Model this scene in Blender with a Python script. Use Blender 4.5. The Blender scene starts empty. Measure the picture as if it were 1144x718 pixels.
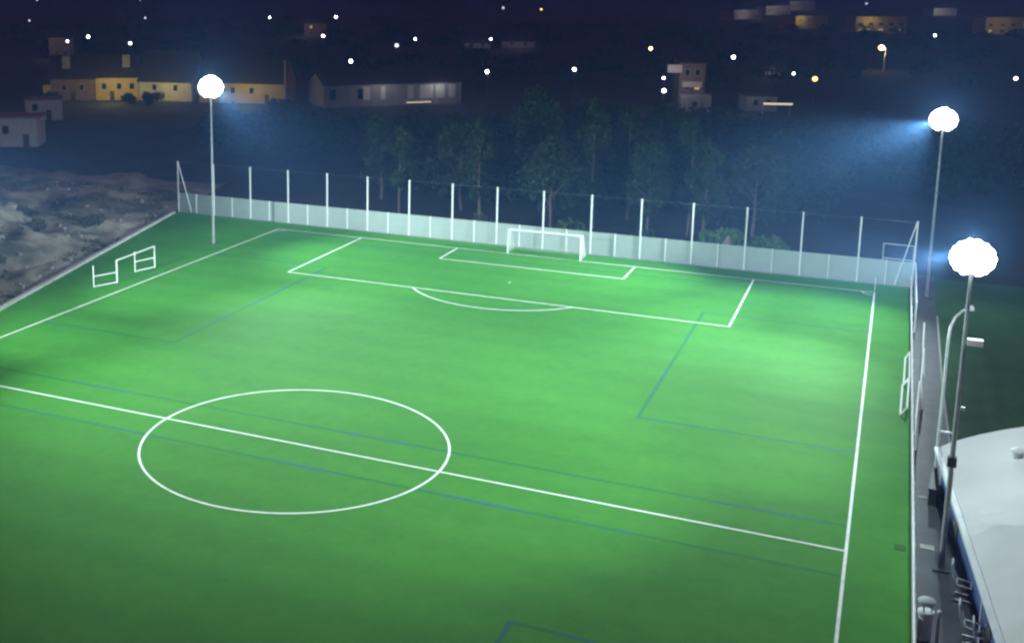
import bpy, bmesh, math, random
import mathutils
from mathutils import Vector, Matrix, noise

R = math.radians
rnd = random.Random(7)
scene = bpy.context.scene
COL = scene.collection

# ------------------------------------------------------------------ helpers
def rot_z(a):
    return Matrix.Rotation(a, 4, 'Z')

class MB:
    """collects shapes; build() links them as ONE mesh object"""
    def __init__(self):
        self.v, self.f, self.m = [], [], []
        self.mat = 0
    def _add(self, vs, fs):
        o = len(self.v)
        self.v += [tuple(p) for p in vs]
        self.f += [tuple(i + o for i in q) for q in fs]
        self.m += [self.mat] * len(fs)
        return self
    def box(self, x0, y0, z0, x1, y1, z1):
        vs = [(x0,y0,z0),(x1,y0,z0),(x1,y1,z0),(x0,y1,z0),(x0,y0,z1),(x1,y0,z1),(x1,y1,z1),(x0,y1,z1)]
        return self._add(vs, [(0,3,2,1),(4,5,6,7),(0,1,5,4),(1,2,6,5),(2,3,7,6),(3,0,4,7)])
    def obox(self, mat, sx, sy, sz):
        vs = []
        for z in (-.5,.5):
            for x, y in ((-.5,-.5),(.5,-.5),(.5,.5),(-.5,.5)):
                vs.append(mat @ Vector((x*sx, y*sy, z*sz)))
        return self._add(vs, [(0,3,2,1),(4,5,6,7),(0,1,5,4),(1,2,6,5),(2,3,7,6),(3,0,4,7)])
    def tube(self, pts, r, n=8, r1=None, cap=True):
        pts = [Vector(p) for p in pts]
        vs, fs = [], []
        k = len(pts)
        prev = None
        for i, p in enumerate(pts):
            d = (pts[min(i+1, k-1)] - pts[max(i-1, 0)]).normalized()
            ref = prev if prev is not None else (Vector((1,0,0)) if abs(d.z) > .9 else Vector((0,0,1)))
            a = (ref - d * ref.dot(d)).normalized()
            b = d.cross(a)
            prev = a
            rr = r if r1 is None else r + (r1 - r) * i / (k - 1)
            for j in range(n):
                t = 2*math.pi*j/n
                vs.append(p + a*math.cos(t)*rr + b*math.sin(t)*rr)
        for i in range(k-1):
            for j in range(n):
                j2 = (j+1) % n
                fs.append((i*n+j, i*n+j2, (i+1)*n+j2, (i+1)*n+j))
        if cap:
            fs.append(tuple(range(n-1, -1, -1)))
            fs.append(tuple((k-1)*n + j for j in range(n)))
        return self._add(vs, fs)
    def lathe(self, c, prof, n=16):
        c = Vector(c)
        vs, fs = [], []
        for (r, z) in prof:
            for j in range(n):
                t = 2*math.pi*j/n
                vs.append(c + Vector((r*math.cos(t), r*math.sin(t), z)))
        for i in range(len(prof)-1):
            for j in range(n):
                j2 = (j+1) % n
                fs.append((i*n+j, i*n+j2, (i+1)*n+j2, (i+1)*n+j))
        fs.append(tuple(range(n-1, -1, -1)))
        fs.append(tuple((len(prof)-1)*n + j for j in range(n)))
        return self._add(vs, fs)
    def quad(self, a, b, c, d):
        return self._add([a, b, c, d], [(0,1,2,3)])
    def poly(self, pts):
        return self._add(pts, [tuple(range(len(pts)))])
    def ball(self, c, r, nu=12, nv=8):
        prof = [(max(.001, r*math.sin(math.pi*i/nv)), -r*math.cos(math.pi*i/nv)) for i in range(nv+1)]
        return self.lathe(c, prof, nu)
    def build(self, name, mat, parent=None, smooth=False):
        me = bpy.data.meshes.new(name)
        me.from_pydata(self.v, [], self.f)
        mats = mat if isinstance(mat, (list, tuple)) else [mat]
        for mm in mats:
            me.materials.append(mm)
        if len(mats) > 1:
            me.polygons.foreach_set('material_index', self.m)
        if smooth:
            me.polygons.foreach_set('use_smooth', [True]*len(me.polygons))
        me.update()
        o = bpy.data.objects.new(name, me)
        COL.objects.link(o)
        if parent is not None:
            o.parent = parent
        return o

def tag(o, label=None, cat=None, group=None, kind=None):
    if label: o['label'] = label
    if cat: o['category'] = cat
    if group: o['group'] = group
    if kind: o['kind'] = kind
    return o

def thing(name, label, cat, loc=(0,0,0), rz=0.0, group=None):
    o = bpy.data.objects.new(name, None)
    o.empty_display_size = .3
    COL.objects.link(o)
    o.location = loc
    o.rotation_euler = (0, 0, rz)
    return tag(o, label, cat, group)

def dup(root, loc, rz, label=None, scale=None):
    c = root.copy(); COL.objects.link(c)
    c.location = loc; c.rotation_euler = (0, 0, rz)
    if label: c['label'] = label
    if scale: c.scale = scale
    for ch in list(root.children):
        a = ch.copy(); COL.objects.link(a); a.parent = c
        for g in list(ch.children):
            b = g.copy(); COL.objects.link(b); b.parent = a
    return c

# ------------------------------------------------------------------ materials
def new_mat(name):
    m = bpy.data.materials.new(name)
    m.use_nodes = True
    nt = m.node_tree
    return m, nt, nt.nodes['Principled BSDF']

def N(nt, t, **kw):
    n = nt.nodes.new(t)
    for k, v in kw.items():
        setattr(n, k, v)
    return n

def noisy(name, c1, c2, scale=3.0, rough=.8, detail=6, bump=0.0, bscale=None, metal=0.0, c3=None, scale3=.2, spec=None):
    m, nt, b = new_mat(name)
    tc = N(nt, 'ShaderNodeTexCoord')
    no = N(nt, 'ShaderNodeTexNoise'); no.inputs['Scale'].default_value = scale; no.inputs['Detail'].default_value = detail
    no.inputs['Roughness'].default_value = .65
    nt.links.new(tc.outputs['Object'], no.inputs['Vector'])
    cr = N(nt, 'ShaderNodeValToRGB')
    cr.color_ramp.elements[0].position = .32; cr.color_ramp.elements[0].color = (*c1, 1)
    cr.color_ramp.elements[1].position = .68; cr.color_ramp.elements[1].color = (*c2, 1)
    nt.links.new(no.outputs['Fac'], cr.inputs['Fac'])
    out = cr.outputs['Color']
    if c3:
        n3 = N(nt, 'ShaderNodeTexNoise'); n3.inputs['Scale'].default_value = scale3; n3.inputs['Detail'].default_value = 5
        nt.links.new(tc.outputs['Object'], n3.inputs['Vector'])
        r3 = N(nt, 'ShaderNodeValToRGB')
        r3.color_ramp.elements[0].position = .45; r3.color_ramp.elements[1].position = .62
        nt.links.new(n3.outputs['Fac'], r3.inputs['Fac'])
        mx = N(nt, 'ShaderNodeMixRGB'); mx.inputs['Color2'].default_value = (*c3, 1)
        nt.links.new(r3.outputs['Color'], mx.inputs['Fac'])
        nt.links.new(out, mx.inputs['Color1'])
        out = mx.outputs['Color']
    nt.links.new(out, b.inputs['Base Color'])
    b.inputs['Roughness'].default_value = rough
    b.inputs['Metallic'].default_value = metal
    if spec is not None:
        b.inputs['Specular IOR Level'].default_value = spec
    if bump:
        n2 = N(nt, 'ShaderNodeTexNoise'); n2.inputs['Scale'].default_value = bscale or scale*4; n2.inputs['Detail'].default_value = 4
        nt.links.new(tc.outputs['Object'], n2.inputs['Vector'])
        bp = N(nt, 'ShaderNodeBump'); bp.inputs['Strength'].default_value = bump; bp.inputs['Distance'].default_value = .05
        nt.links.new(n2.outputs['Fac'], bp.inputs['Height'])
        nt.links.new(bp.outputs['Normal'], b.inputs['Normal'])
    return m

def emit(name, col, strength):
    m, nt, b = new_mat(name)
    b.inputs['Base Color'].default_value = (.8, .8, .8, 1)
    b.inputs['Emission Color'].default_value = (*col, 1)
    b.inputs['Emission Strength'].default_value = strength
    m.cycles.emission_sampling = 'NONE'
    return m

def turf_mat():
    m, nt, b = new_mat('artificial_turf')
    tc = N(nt, 'ShaderNodeTexCoord')
    big = N(nt, 'ShaderNodeTexNoise'); big.inputs['Scale'].default_value = .07; big.inputs['Detail'].default_value = 6; big.inputs['Roughness'].default_value = .6
    fine = N(nt, 'ShaderNodeTexNoise'); fine.inputs['Scale'].default_value = .9; fine.inputs['Detail'].default_value = 8; fine.inputs['Roughness'].default_value = .75
    for n in (big, fine):
        nt.links.new(tc.outputs['Object'], n.inputs['Vector'])
    # brushed laid strips of turf, running across the field
    wv = N(nt, 'ShaderNodeTexWave', wave_type='BANDS', bands_direction='Y'); wv.inputs['Scale'].default_value = .078
    wv.inputs['Distortion'].default_value = .6; wv.inputs['Detail'].default_value = 2
    nt.links.new(tc.outputs['Object'], wv.inputs['Vector'])
    r1 = N(nt, 'ShaderNodeValToRGB')
    r1.color_ramp.elements[0].position = .3; r1.color_ramp.elements[0].color = (.034, .165, .023, 1)
    r1.color_ramp.elements[1].position = .7; r1.color_ramp.elements[1].color = (.060, .245, .029, 1)
    ma = N(nt, 'ShaderNodeMath', operation='MULTIPLY_ADD'); ma.inputs[1].default_value = .55; 
    nt.links.new(fine.outputs['Fac'], ma.inputs[0])
    mb_ = N(nt, 'ShaderNodeMath', operation='MULTIPLY'); mb_.inputs[1].default_value = .40
    nt.links.new(big.outputs['Fac'], mb_.inputs[0]); nt.links.new(mb_.outputs[0], ma.inputs[2])
    mc = N(nt, 'ShaderNodeMath', operation='MULTIPLY_ADD'); mc.inputs[1].default_value = .07
    nt.links.new(wv.outputs['Fac'], mc.inputs[0]); nt.links.new(ma.outputs[0], mc.inputs[2])
    nt.links.new(mc.outputs[0], r1.inputs['Fac'])
    nt.links.new(r1.outputs['Color'], b.inputs['Base Color'])
    b.inputs['Roughness'].default_value = .85
    b.inputs['Specular IOR Level'].default_value = .12
    gr = N(nt, 'ShaderNodeTexNoise'); gr.inputs['Scale'].default_value = 14; gr.inputs['Detail'].default_value = 3
    nt.links.new(tc.outputs['Object'], gr.inputs['Vector'])
    bp = N(nt, 'ShaderNodeBump'); bp.inputs['Strength'].default_value = .5; bp.inputs['Distance'].default_value = .04
    nt.links.new(gr.outputs['Fac'], bp.inputs['Height']); nt.links.new(bp.outputs['Normal'], b.inputs['Normal'])
    return m

def worn_paint(name, col, lo, hi, scale=.8, amount=.5):
    """paint on the artificial grass, worn through in places so the turf shows"""
    m, nt, b = new_mat(name)
    tc = N(nt, 'ShaderNodeTexCoord')
    no = N(nt, 'ShaderNodeTexNoise'); no.inputs['Scale'].default_value = scale; no.inputs['Detail'].default_value = 8; no.inputs['Roughness'].default_value = .7
    nt.links.new(tc.outputs['Object'], no.inputs['Vector'])
    rp = N(nt, 'ShaderNodeMapRange'); rp.inputs['From Min'].default_value = lo; rp.inputs['From Max'].default_value = hi
    rp.inputs['To Min'].default_value = 0; rp.inputs['To Max'].default_value = amount
    nt.links.new(no.outputs['Fac'], rp.inputs['Value'])
    mx = N(nt, 'ShaderNodeMixRGB'); mx.inputs['Color1'].default_value = (*col, 1); mx.inputs['Color2'].default_value = (.018, .16, .022, 1)
    nt.links.new(rp.outputs['Result'], mx.inputs['Fac'])
    nt.links.new(mx.outputs['Color'], b.inputs['Base Color'])
    b.inputs['Roughness'].default_value = .8
    b.inputs['Specular IOR Level'].default_value = .15
    return m

M = {}
M['turf'] = turf_mat()
M['white_line'] = worn_paint('white_line_paint', (.78, .82, .80), .45, .75, 1.2, .4)
M['blue_line'] = worn_paint('blue_line_paint', (.030, .118, .250), .32, .52, .11, .96)
M['ground'] = noisy('dark_ground', (.012,.018,.014), (.040,.046,.030), .12, .95, 8, .6, 2.0)
M['grass'] = noisy('mown_grass', (.018,.075,.018), (.038,.120,.030), .35, .95, 8, .5, 5.0)
M['bank'] = noisy('sandy_earth', (.18,.17,.12), (.37,.34,.26), .30, .95, 10, .9, 1.1, c3=(.075,.08,.055), scale3=.16)
M['asphalt'] = noisy('asphalt', (.050,.055,.066), (.085,.090,.104), .7, .7, 9, .3, 30)
M['kerb'] = noisy('kerb_concrete', (.36,.36,.34), (.48,.48,.45), 1.5, .85, 6)
M['concrete'] = noisy('grey_concrete', (.24,.25,.25), (.34,.35,.35), 1.1, .85, 6)
M['galv'] = noisy('galvanised_steel', (.52,.54,.56), (.66,.68,.70), 2.0, .42, 5, metal=.35)
M['mast_steel'] = noisy('mast_steel', (.26,.28,.29), (.36,.38,.39), 2.0, .5, 5, metal=.2)
M['dark_steel'] = noisy('dark_steel', (.05,.055,.06), (.09,.095,.10), 2.0, .5, 5, metal=.5)
M['white_paint'] = noisy('white_painted_metal', (.74,.76,.76), (.84,.85,.85), 1.2, .4, 5)
M['panel'] = noisy('white_fence_board', (.31,.37,.355), (.40,.46,.445), .5, .6, 6)
M['net'] = noisy('white_net_cord', (.65,.68,.70), (.78,.80,.80), 3, .8, 3)
M['roof_white'] = noisy('white_roof_membrane', (.43,.44,.44), (.51,.52,.52), .25, .55, 7, c3=(.39,.40,.40), scale3=.12)
M['blue_wall'] = noisy('blue_wall_paint', (.030,.065,.190), (.045,.090,.240), .8, .7, 6)
M['gutter'] = noisy('pale_gutter_metal', (.50,.55,.58), (.62,.66,.68), 1.0, .45, 5)
M['dark_roof'] = noisy('dark_roof_tiles', (.030,.022,.022), (.060,.045,.042), 1.5, .85, 6)
M['render_ochre'] = noisy('ochre_render', (.46,.36,.14), (.58,.46,.19), .5, .9, 6)
M['render_pale'] = noisy('pale_render', (.50,.47,.42), (.64,.60,.54), .5, .9, 6)
M['render_brown'] = noisy('brown_render', (.16,.12,.10), (.24,.18,.15), .5, .9, 6)
M['render_grey'] = noisy('grey_render', (.26,.26,.28), (.36,.36,.38), .5, .9, 6)
M['shed_white'] = noisy('white_sheet_metal', (.55,.58,.57), (.70,.72,.70), .8, .6, 6)
M['glass'] = noisy('dark_window_glass', (.010,.012,.018), (.020,.022,.030), 1, .12, 2)
M['door'] = noisy('dark_door', (.05,.04,.035), (.08,.065,.055), 1, .6, 4)
M['bark'] = noisy('tree_bark', (.10,.085,.07), (.17,.15,.12), 4, .9, 6, .6, 10)
M['leaf'] = noisy('dark_foliage', (.012,.030,.009), (.025,.056,.015), .7, .8, 5)
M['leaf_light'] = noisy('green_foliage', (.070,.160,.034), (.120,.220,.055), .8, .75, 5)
M['scrub'] = noisy('grey_green_scrub', (.050,.060,.035), (.095,.105,.065), .8, .9, 5)
M['rock'] = noisy('pale_rock', (.17,.165,.14), (.30,.285,.25), 1.2, .9, 7, .6, 5)
M['rubber'] = noisy('dark_plastic', (.015,.020,.022), (.030,.036,.038), 3, .6, 4)
M['lit_white'] = emit('lit_white_lamp', (.90, .93, 1.0), 22)
M['lit_dim'] = emit('lit_dim_white_lamp', (.80, .85, 1.0), 2.5)
M['lit_warm'] = emit('lit_warm_lamp', (1.0, .70, .30), 16)
M['lit_yellow'] = emit('lit_yellow_lamp', (1.0, .78, .18), 5)
M['lit_window'] = emit('lit_window', (1.0, .66, .26), .45)
M['lit_strip'] = emit('lit_strip_light', (1.0, .86, .55), .9)
M['flood'] = emit('floodlight_glare', (.86, .95, 1.0), 9)  # globes of the mast heads, glowing to imitate blown-out glare

# ------------------------------------------------------------------ camera (solved from the pitch markings)
CAM = Vector((30.7394, -109.5891, 27.0163))
yaw, pitch, roll = -0.446006, 0.180968, 0.0023
cy, sy, cp, sp = math.cos(yaw), math.sin(yaw), math.cos(pitch), math.sin(pitch)
fwd = Vector((sy*cp, cy*cp, -sp)); rgt = Vector((cy, -sy, 0)); upv = rgt.cross(fwd)
r2 = rgt*math.cos(roll) + upv*math.sin(roll); u2 = -rgt*math.sin(roll) + upv*math.cos(roll)
cam_d = bpy.data.cameras.new('camera')
cam = bpy.data.objects.new('camera', cam_d); COL.objects.link(cam)
mw = Matrix.Identity(4)
for i in range(3):
    mw[i][0], mw[i][1], mw[i][2], mw[i][3] = r2[i], u2[i], -fwd[i], CAM[i]
cam.matrix_world = mw
cam_d.sensor_width = 36.0
cam_d.lens = 36.0*1287.553/1144
cam_d.shift_x = 183.369/1144
cam_d.shift_y = -143.739/1144
cam_d.clip_start = .5
cam_d.clip_end = 12000
scene.camera = cam

# ------------------------------------------------------------------ ground
HALO = 3600
KA = Vector((-33.4, -46.0)); KB = Vector((-45.55, 2.6))        # left kerb line
kd = (KB - KA).normalized(); kn = Vector((-kd.y, kd.x))       # kn points away from the pitch (left)

g = MB()
g.box(-HALO, -HALO, -1.5, HALO, HALO, -.16)
tag(g.build('ground', M['ground']), 'dark ground stretching from the pitch to the town', 'ground', kind='structure')

# turf sheet, bounded on the left by the slanted kerb and at the back by the fence
g = MB()
k0 = KA + kd*(-60)
g.poly([(k0.x, k0.y, 0), (33.2, k0.y, 0), (33.2, 3.2, 0), (KB.x, 3.2, 0), (KB.x, KB.y, 0)])
tag(g.build('pitch_turf', M['turf']), 'green artificial turf of the football pitch under floodlights', 'pitch', kind='structure')

# painted lines: sheets 4 mm apart
LW = .15
def strip(mb, a, b, w, z):
    a, b = Vector(a), Vector(b)
    d = (b - a).normalized(); n = Vector((-d.y, d.x))*w/2
    nn = max(1, int((b - a).length/4))
    for i in range(nn):
        p, q = a + (b-a)*i/nn, a + (b-a)*(i+1)/nn
        mb.quad((p.x-n.x, p.y-n.y, z), (q.x-n.x, q.y-n.y, z), (q.x+n.x, q.y+n.y, z), (p.x+n.x, p.y+n.y, z))
def arc(mb, c, r, a0, a1, w, z, n=96):
    for i in range(n):
        t0, t1 = a0+(a1-a0)*i/n, a0+(a1-a0)*(i+1)/n
        ri, ro = r-w/2, r+w/2
        mb.quad((c[0]+ri*math.cos(t0), c[1]+ri*math.sin(t0), z), (c[0]+ro*math.cos(t0), c[1]+ro*math.sin(t0), z),
                (c[0]+ro*math.cos(t1), c[1]+ro*math.sin(t1), z), (c[0]+ri*math.cos(t1), c[1]+ri*math.sin(t1), z))
HW, L = 30.2, 52.5
g = MB(); z = .008
h = LW/2
strip(g, (-HW, -2*L-h), (-HW, h), LW, z); strip(g, (HW, -2*L-h), (HW, h), LW, z)
for yy in (0, -L, -2*L):
    strip(g, (-HW+h, yy), (HW-h, yy), LW, z)
for s, y0 in ((-1, 0), (1, -2*L)):
    for pw, pd in ((20.0, 16.48), (9.09, 5.1)):
        e0, e1 = y0 + s*h, y0 + s*(pd - h)
        strip(g, (-pw, e0), (-pw, e1), LW, z); strip(g, (pw, e0), (pw, e1), LW, z)
        strip(g, (-pw-h, y0+s*pd), (pw+h, y0+s*pd), LW, z)
    a = math.acos((5.48+h)/9.13)
    c0 = -math.pi/2 if s < 0 else math.pi/2
    arc(g, (0, y0+s*11), 9.13, c0-a, c0+a, LW, z, 40)
    arc(g, (0, y0+s*11), .06, 0, 2*math.pi, .10, z, 16)
    for sx in (-1, 1):      # quarter circles at the corner flags
        q0 = {(-1,-1): 1.5*math.pi, (1,-1): math.pi, (1,1): .5*math.pi, (-1,1): 0}[(sx, s)]
        arc(g, (sx*HW, y0), 1.0, q0+.09, q0+math.pi/2-.09, .12, z, 12)
arc(g, (0, -L), 9.15, .0082, math.pi-.0082, LW, z)
arc(g, (0, -L), 9.15, math.pi+.0082, 2*math.pi-.0082, LW, z)
tag(g.build('white_pitch_markings', M['white_line']), 'white painted football pitch lines on the green turf', 'pitch lines', kind='structure')

g = MB(); z = .004; BW = .24
for y0, y1 in ((-49.65, -3.0), (-102.0, -55.2)):      # two cross-wise small pitches
    ym = (y0+y1)/2
    strip(g, (-HW+.1, y0), (HW-.1, y0), BW, z); strip(g, (-HW+.1, y1), (HW-.1, y1), BW, z)
    for sx in (-1, 1):
        hb = 13.0
        strip(g, (sx*17.5, ym-hb-BW/2), (sx*17.5, ym+hb+BW/2), BW, z)
        strip(g, (sx*(HW-.1), ym-hb), (sx*(17.5+BW/2), ym-hb), BW, z)
        strip(g, (sx*(HW-.1), ym+hb), (sx*(17.5+BW/2), ym+hb), BW, z)
tag(g.build('blue_pitch_markings', M['blue_line']), 'faded blue lines of the small cross pitches on the turf', 'pitch lines', kind='structure')

# kerb along the left
g = MB()
mid = (k0 + KB)/2
ln = (KB - k0).length
g.obox(Matrix.Translation((mid.x+kn.x*.22, mid.y+kn.y*.22, .02)) @ rot_z(math.atan2(kd.y, kd.x)), ln, .42, .36)
tag(g.build('kerb', M['kerb']), 'pale concrete kerb slanting along the left edge of the turf', 'kerb', kind='structure')

# earth bank left of the kerb
def sstep(a, b, x):
    t = min(1, max(0, (x-a)/(b-a))); return t*t*(3-2*t)
def bank_z(u, v):
    p = KA + kd*u + kn*v
    hgt = 5.2*sstep(.5, 26, v)*(1-.75*sstep(30, 52, u)) * (1-sstep(34, 62, v))
    n1 = noise.fractal(Vector((p.x*.10, p.y*.10, 0)), 1.0, 2.0, 6)
    n2 = noise.fractal(Vector((p.x*.45+9, p.y*.45, 3)), .9, 2.0, 5)
    return -.12 + hgt*(1+.75*n1) + (.6*n1 + .30*n2)*sstep(.4, 3, v)*(1-sstep(50, 62, v))
g = MB()
us = [-62 + i*.6 for i in range(224)]; vs_ = [.34 + j*.55*(1+.006*j) for j in range(86)]
nv = len(vs_)
verts, faces = [], []
for u in us:
    for v in vs_:
        p = KA + kd*u + kn*v
        verts.append((p.x, p.y, max(-.15, bank_z(u, v) if u < 71 else -.15)))
for i in range(len(us)-1):
    for j in range(nv-1):
        faces.append((i*nv+j, i*nv+j+1, (i+1)*nv+j+1, (i+1)*nv+j))
g._add(verts, faces)
tag(g.build('earth_bank', M['bank'], smooth=True), 'rough sandy earth bank rising left of the kerb', 'bank', kind='structure')
def on_bank(u, v):
    p = KA + kd*u + kn*v
    return Vector((p.x, p.y, max(-.15, bank_z(u, v))))

# path and grass on the right
g = MB()
g.poly([(33.2, -120, -.035), (40.0, -120, -.035), (35.15, -42, -.035), (34.95, -25, -.035), (35.0, -6, -.035), (35.1, 9, -.035), (33.2, 9, -.035)])
tag(g.build('asphalt_path', M['asphalt']), 'grey asphalt path between the railing and the white roofed building', 'path', kind='structure')
g = MB()
g.poly([(34.8, -120, -.06), (120, -120, -.06), (120, 8, -.06), (34.8, 8, -.06)])
tag(g.build('grass_field', M['grass']), 'dark green grass field right of the path', 'grass', kind='structure')
g = MB()
for (a, b) in (((35.15,-42),(34.95,-25)), ((34.95,-25),(35.0,-6))):
    a, b = Vector(a), Vector(b); d = b-a; c = (a+b)/2
    g.obox(Matrix.Translation((c.x+.06, c.y, -.02)) @ rot_z(math.atan2(d.y, d.x)), d.length-.004, .12, .16)
tag(g.build('path_kerb', M['kerb']), 'thin pale kerb where the path meets the grass', 'kerb', kind='structure')

# ------------------------------------------------------------------ ball-stop fence
FY = 3.2
fence = thing('ball_stop_fence', 'tall white ball stop fence with low white boards behind the far goal', 'fence', (0, FY, 0))
post_x = [28.6 - 4.94*k for k in range(16)]
pm = MB().box(-.065, -.065, 0, .065, .065, 6.05); pm.box(-.09, -.09, 6.05, .09, .09, 6.1)
first = pm.build('post', M['white_paint'], fence); first.location = (post_x[0], 0, 0)
for x in post_x[1:] + [33.2]:
    c = first.copy(); COL.objects.link(c); c.parent = fence; c.location = (x, 0, 0)
hm = MB().box(-.05, -.05, 0, .05, .05, 2.36)
hf = hm.build('half_post', M['white_paint'], fence); hx = [x-2.47 for x in post_x[:-1]] + [30.95]
hf.location = (hx[0], 0, 0)
for x in hx[1:]:
    c = hf.copy(); COL.objects.link(c); c.parent = fence; c.location = (x, 0, 0)
allx = sorted(post_x + hx + [33.2])
pb = MB()
pl = MB(); pl.box(0, -.02, .09, 1, .02, 2.28)
pl.box(0, -.035, 2.28, 1, .035, 2.33)
pl.box(0, -.028, 1.15, 1, -.0205, 1.19)
p0 = pl.build('board_panel', M['panel'], fence)
for i in range(len(allx)-1):
    o = p0 if i == 0 else p0.copy()
    if i: COL.objects.link(o); o.parent = fence
    o.location = (allx[i]+.07, .045, 0); o.scale = (allx[i+1]-allx[i]-.14, 1, 1)
MB().box(-45.6, -.1, -.1, 33.3, .14, .085).build('footing', M['concrete'], fence)
MB().tube([(post_x[-1]+.06, 0, 5.9), (post_x[-1]+1.8, 0, .1)], .05).build('brace', M['white_paint'], fence)
MB().tube([(33.14, 0, 5.95), (31.75, -.02, .1)], .05).build('brace', M['white_paint'], fence)
MB().tube([(-45.5, 0, 6.0), (33.2, 0, 6.0)], .004, 4).build('top_wire', M['galv'], fence)

# side railing on the right touchline
rail = thing('side_railing', 'long white spectator railing along the right touchline beside the path', 'railing', (33.06, 0, 0))
MB().tube([(0, -112, 1.1), (0, 3.0, 1.1)], .055, 8).build('handrail', M['white_paint'], rail)
MB().box(-.02, -112, .06, .02, -.2, .95).build('infill_panel', M['concrete'], rail)
rp = MB().tube([(0,0,-.05),(0,0,1.05)], .035, 8).build('post', M['white_paint'], rail)
ys = [-110 + 2.5*i for i in range(46)]
rp.location = (.0551, ys[0], 0)
for yy in ys[1:]:
    c = rp.copy(); COL.objects.link(c); c.parent = rail; c.location = (.0551, yy, 0)

# short run of high fence on the right corner
sf = thing('corner_side_fence', 'short high white fence run turning the far right corner', 'fence', (33.32, 0, 0))
MB().box(-.02, -11.5, 1.2, .02, 2.95, 2.3).build('board_panel', M['panel'], sf)
for yy in (-11.5, -6.7, -1.9):
    MB().box(-.05, yy-.05, -.04, .05, yy+.05, 2.4).build('post', M['white_paint'], sf)
MB().tube([(0,-11.45,2.36),(0,3.0,2.36)], .05).build('top_rail', M['white_paint'], sf)

# ------------------------------------------------------------------ goals
def net_mb(corners, cell, r, mb):
    a, b, c, d = [Vector(p) for p in corners]      # a-b bottom, d-c top
    nu = max(1, round((b-a).length/cell)); nvv = max(1, round((d-a).length/cell))
    for i in range(nu+1):
        t = i/nu; mb.tube([a.lerp(b, t), d.lerp(c, t)], r, 3, cap=False)
    for j in range(nvv+1):
        t = j/nvv; mb.tube([a.lerp(d, t), b.lerp(c, t)], r, 3, cap=False)

GX = 3.72
goal = thing('football_goal', 'white full size football goal with net in front of the fence', 'goal', (0, 0, 0))
for s in (-1, 1):
    MB().tube([(s*GX, 0, 0), (s*GX, 0, 2.5)], .06, 12).build('goalpost', M['white_paint'], goal)
    MB().tube([(s*GX, .06, 2.46), (s*GX, 1.0, 2.40), (s*GX, 1.9, .9), (s*GX, 2.2, .05)], .025, 8).build('net_stay', M['galv'], goal)
MB().tube([(-GX+.062, 0, 2.45), (GX-.062, 0, 2.45)], .06, 12).build('crossbar', M['white_paint'], goal)
g = MB()
net_mb([(-GX, 2.2, .03), (GX, 2.2, .03), (GX, 1.0, 2.4), (-GX, 1.0, 2.4)], .16, .006, g)
net_mb([(-GX, 1.0, 2.4), (GX, 1.0, 2.4), (GX, .07, 2.46), (-GX, .07, 2.46)], .16, .006, g)
for s in (-1, 1):
    net_mb([(s*GX, .1, .03), (s*GX, 2.15, .03), (s*GX, 1.0, 2.38), (s*GX, .1, 2.4)], .16, .006, g)
g.build('net', M['net'], goal)

# folded portable goal at the left touchline, its side frames swung in
fg = thing('folding_goal', 'white folding small goal with barred side frames beside the left touchline', 'goal', (-32.2, -23.75, 0))
def T(*pts): return [(p[0]+32.2, p[1]+23.75, p[2]) for p in pts]
Bn, An = (-32.09, -26.84), (-33.01, -29.03)
Dn, Cn = (-32.31, -20.62), (-32.97, -22.87)
for P in (Bn, Dn):
    MB().tube(T((*P, .02), (*P, 2.1)), .06, 10).build('goalpost', M['white_paint'], fg)
MB().tube(T((*Bn, 2.1), (*Dn, 2.1)), .06, 10).build('crossbar', M['white_paint'], fg)
for P, Q in ((Bn, An), (Dn, Cn)):
    g = MB()
    g.tube(T((*Q, .02), (*Q, 2.0)), .05, 8)
    for zz in (.08, 1.0):
        g.tube(T((*P, zz), (*Q, zz)), .045, 8)
    g.build('side_frame', M['white_paint'], fg)

def leaning_goal(name, label, y0, y1, xb0, xt0, xb1, xt1, zt):
    t = thing(name, label, 'goal', (xb0, y0, 0), group='goals stored along the right railing')
    o = Vector((xb0, y0, 0))
    def q(x, y, z): return Vector((x, y, z)) - o
    MB().tube([q(xb0, y0, .06), q(xb1, y1, .06)], .06, 8).build('base_bar', M['white_paint'], t)
    MB().tube([q(xt0, y0, zt), q(xt1, y1, zt)], .06, 8).build('crossbar', M['white_paint'], t)
    for (xb, xt, y) in ((xb0, xt0, y0), (xb1, xt1, y1)):
        MB().tube([q(xb, y, .0), q(xt, y, zt+.03)], .055, 8).build('goalpost', M['white_paint'], t)
    return t
leaning_goal('stored_goal', 'nearer white goal frame leaning on the pitch side of the right railing', -31.6, -25.6, 32.45, 32.80, 32.55, 32.92, .5)
leaning_goal('stored_goal', 'farther white goal frame leaning on the pitch side of the right railing', -25.2, -19.0, 32.62, 32.94, 32.72, 32.97, .5)
leaning_goal('stored_goal', 'nearer white goal frame standing on the path behind the right railing', -37.4, -30.4, 33.30, 33.18, 33.55, 33.42, 2.0)
leaning_goal('stored_goal', 'farther white goal frame standing on the path behind the right railing', -29.9, -22.8, 33.72, 33.52, 33.90, 33.75, 2.0)
leaning_goal('stored_goal', 'white goal frame on the path nearest the far right corner', -22.0, -16.0, 33.8, 33.7, 33.92, 33.84, 2.0)

# small goal standing behind the fence on the right corner
bg = thing('small_goal', 'faint pale small goal standing behind the fence near its right end', 'goal', (31.9, 8.5, -.16), R(-4))
for s in (-1.3, 1.3):
    MB().tube([(s,0,0),(s,0,2.9)], .05, 8).build('goalpost', M['galv'], bg)
MB().tube([(-1.35,0,2.9),(1.35,0,2.9)], .05, 8).build('crossbar', M['galv'], bg)
MB().tube([(-1.25,0,1.5),(1.25,0,1.5)], .05, 8).build('lower_bar', M['galv'], bg)

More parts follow.
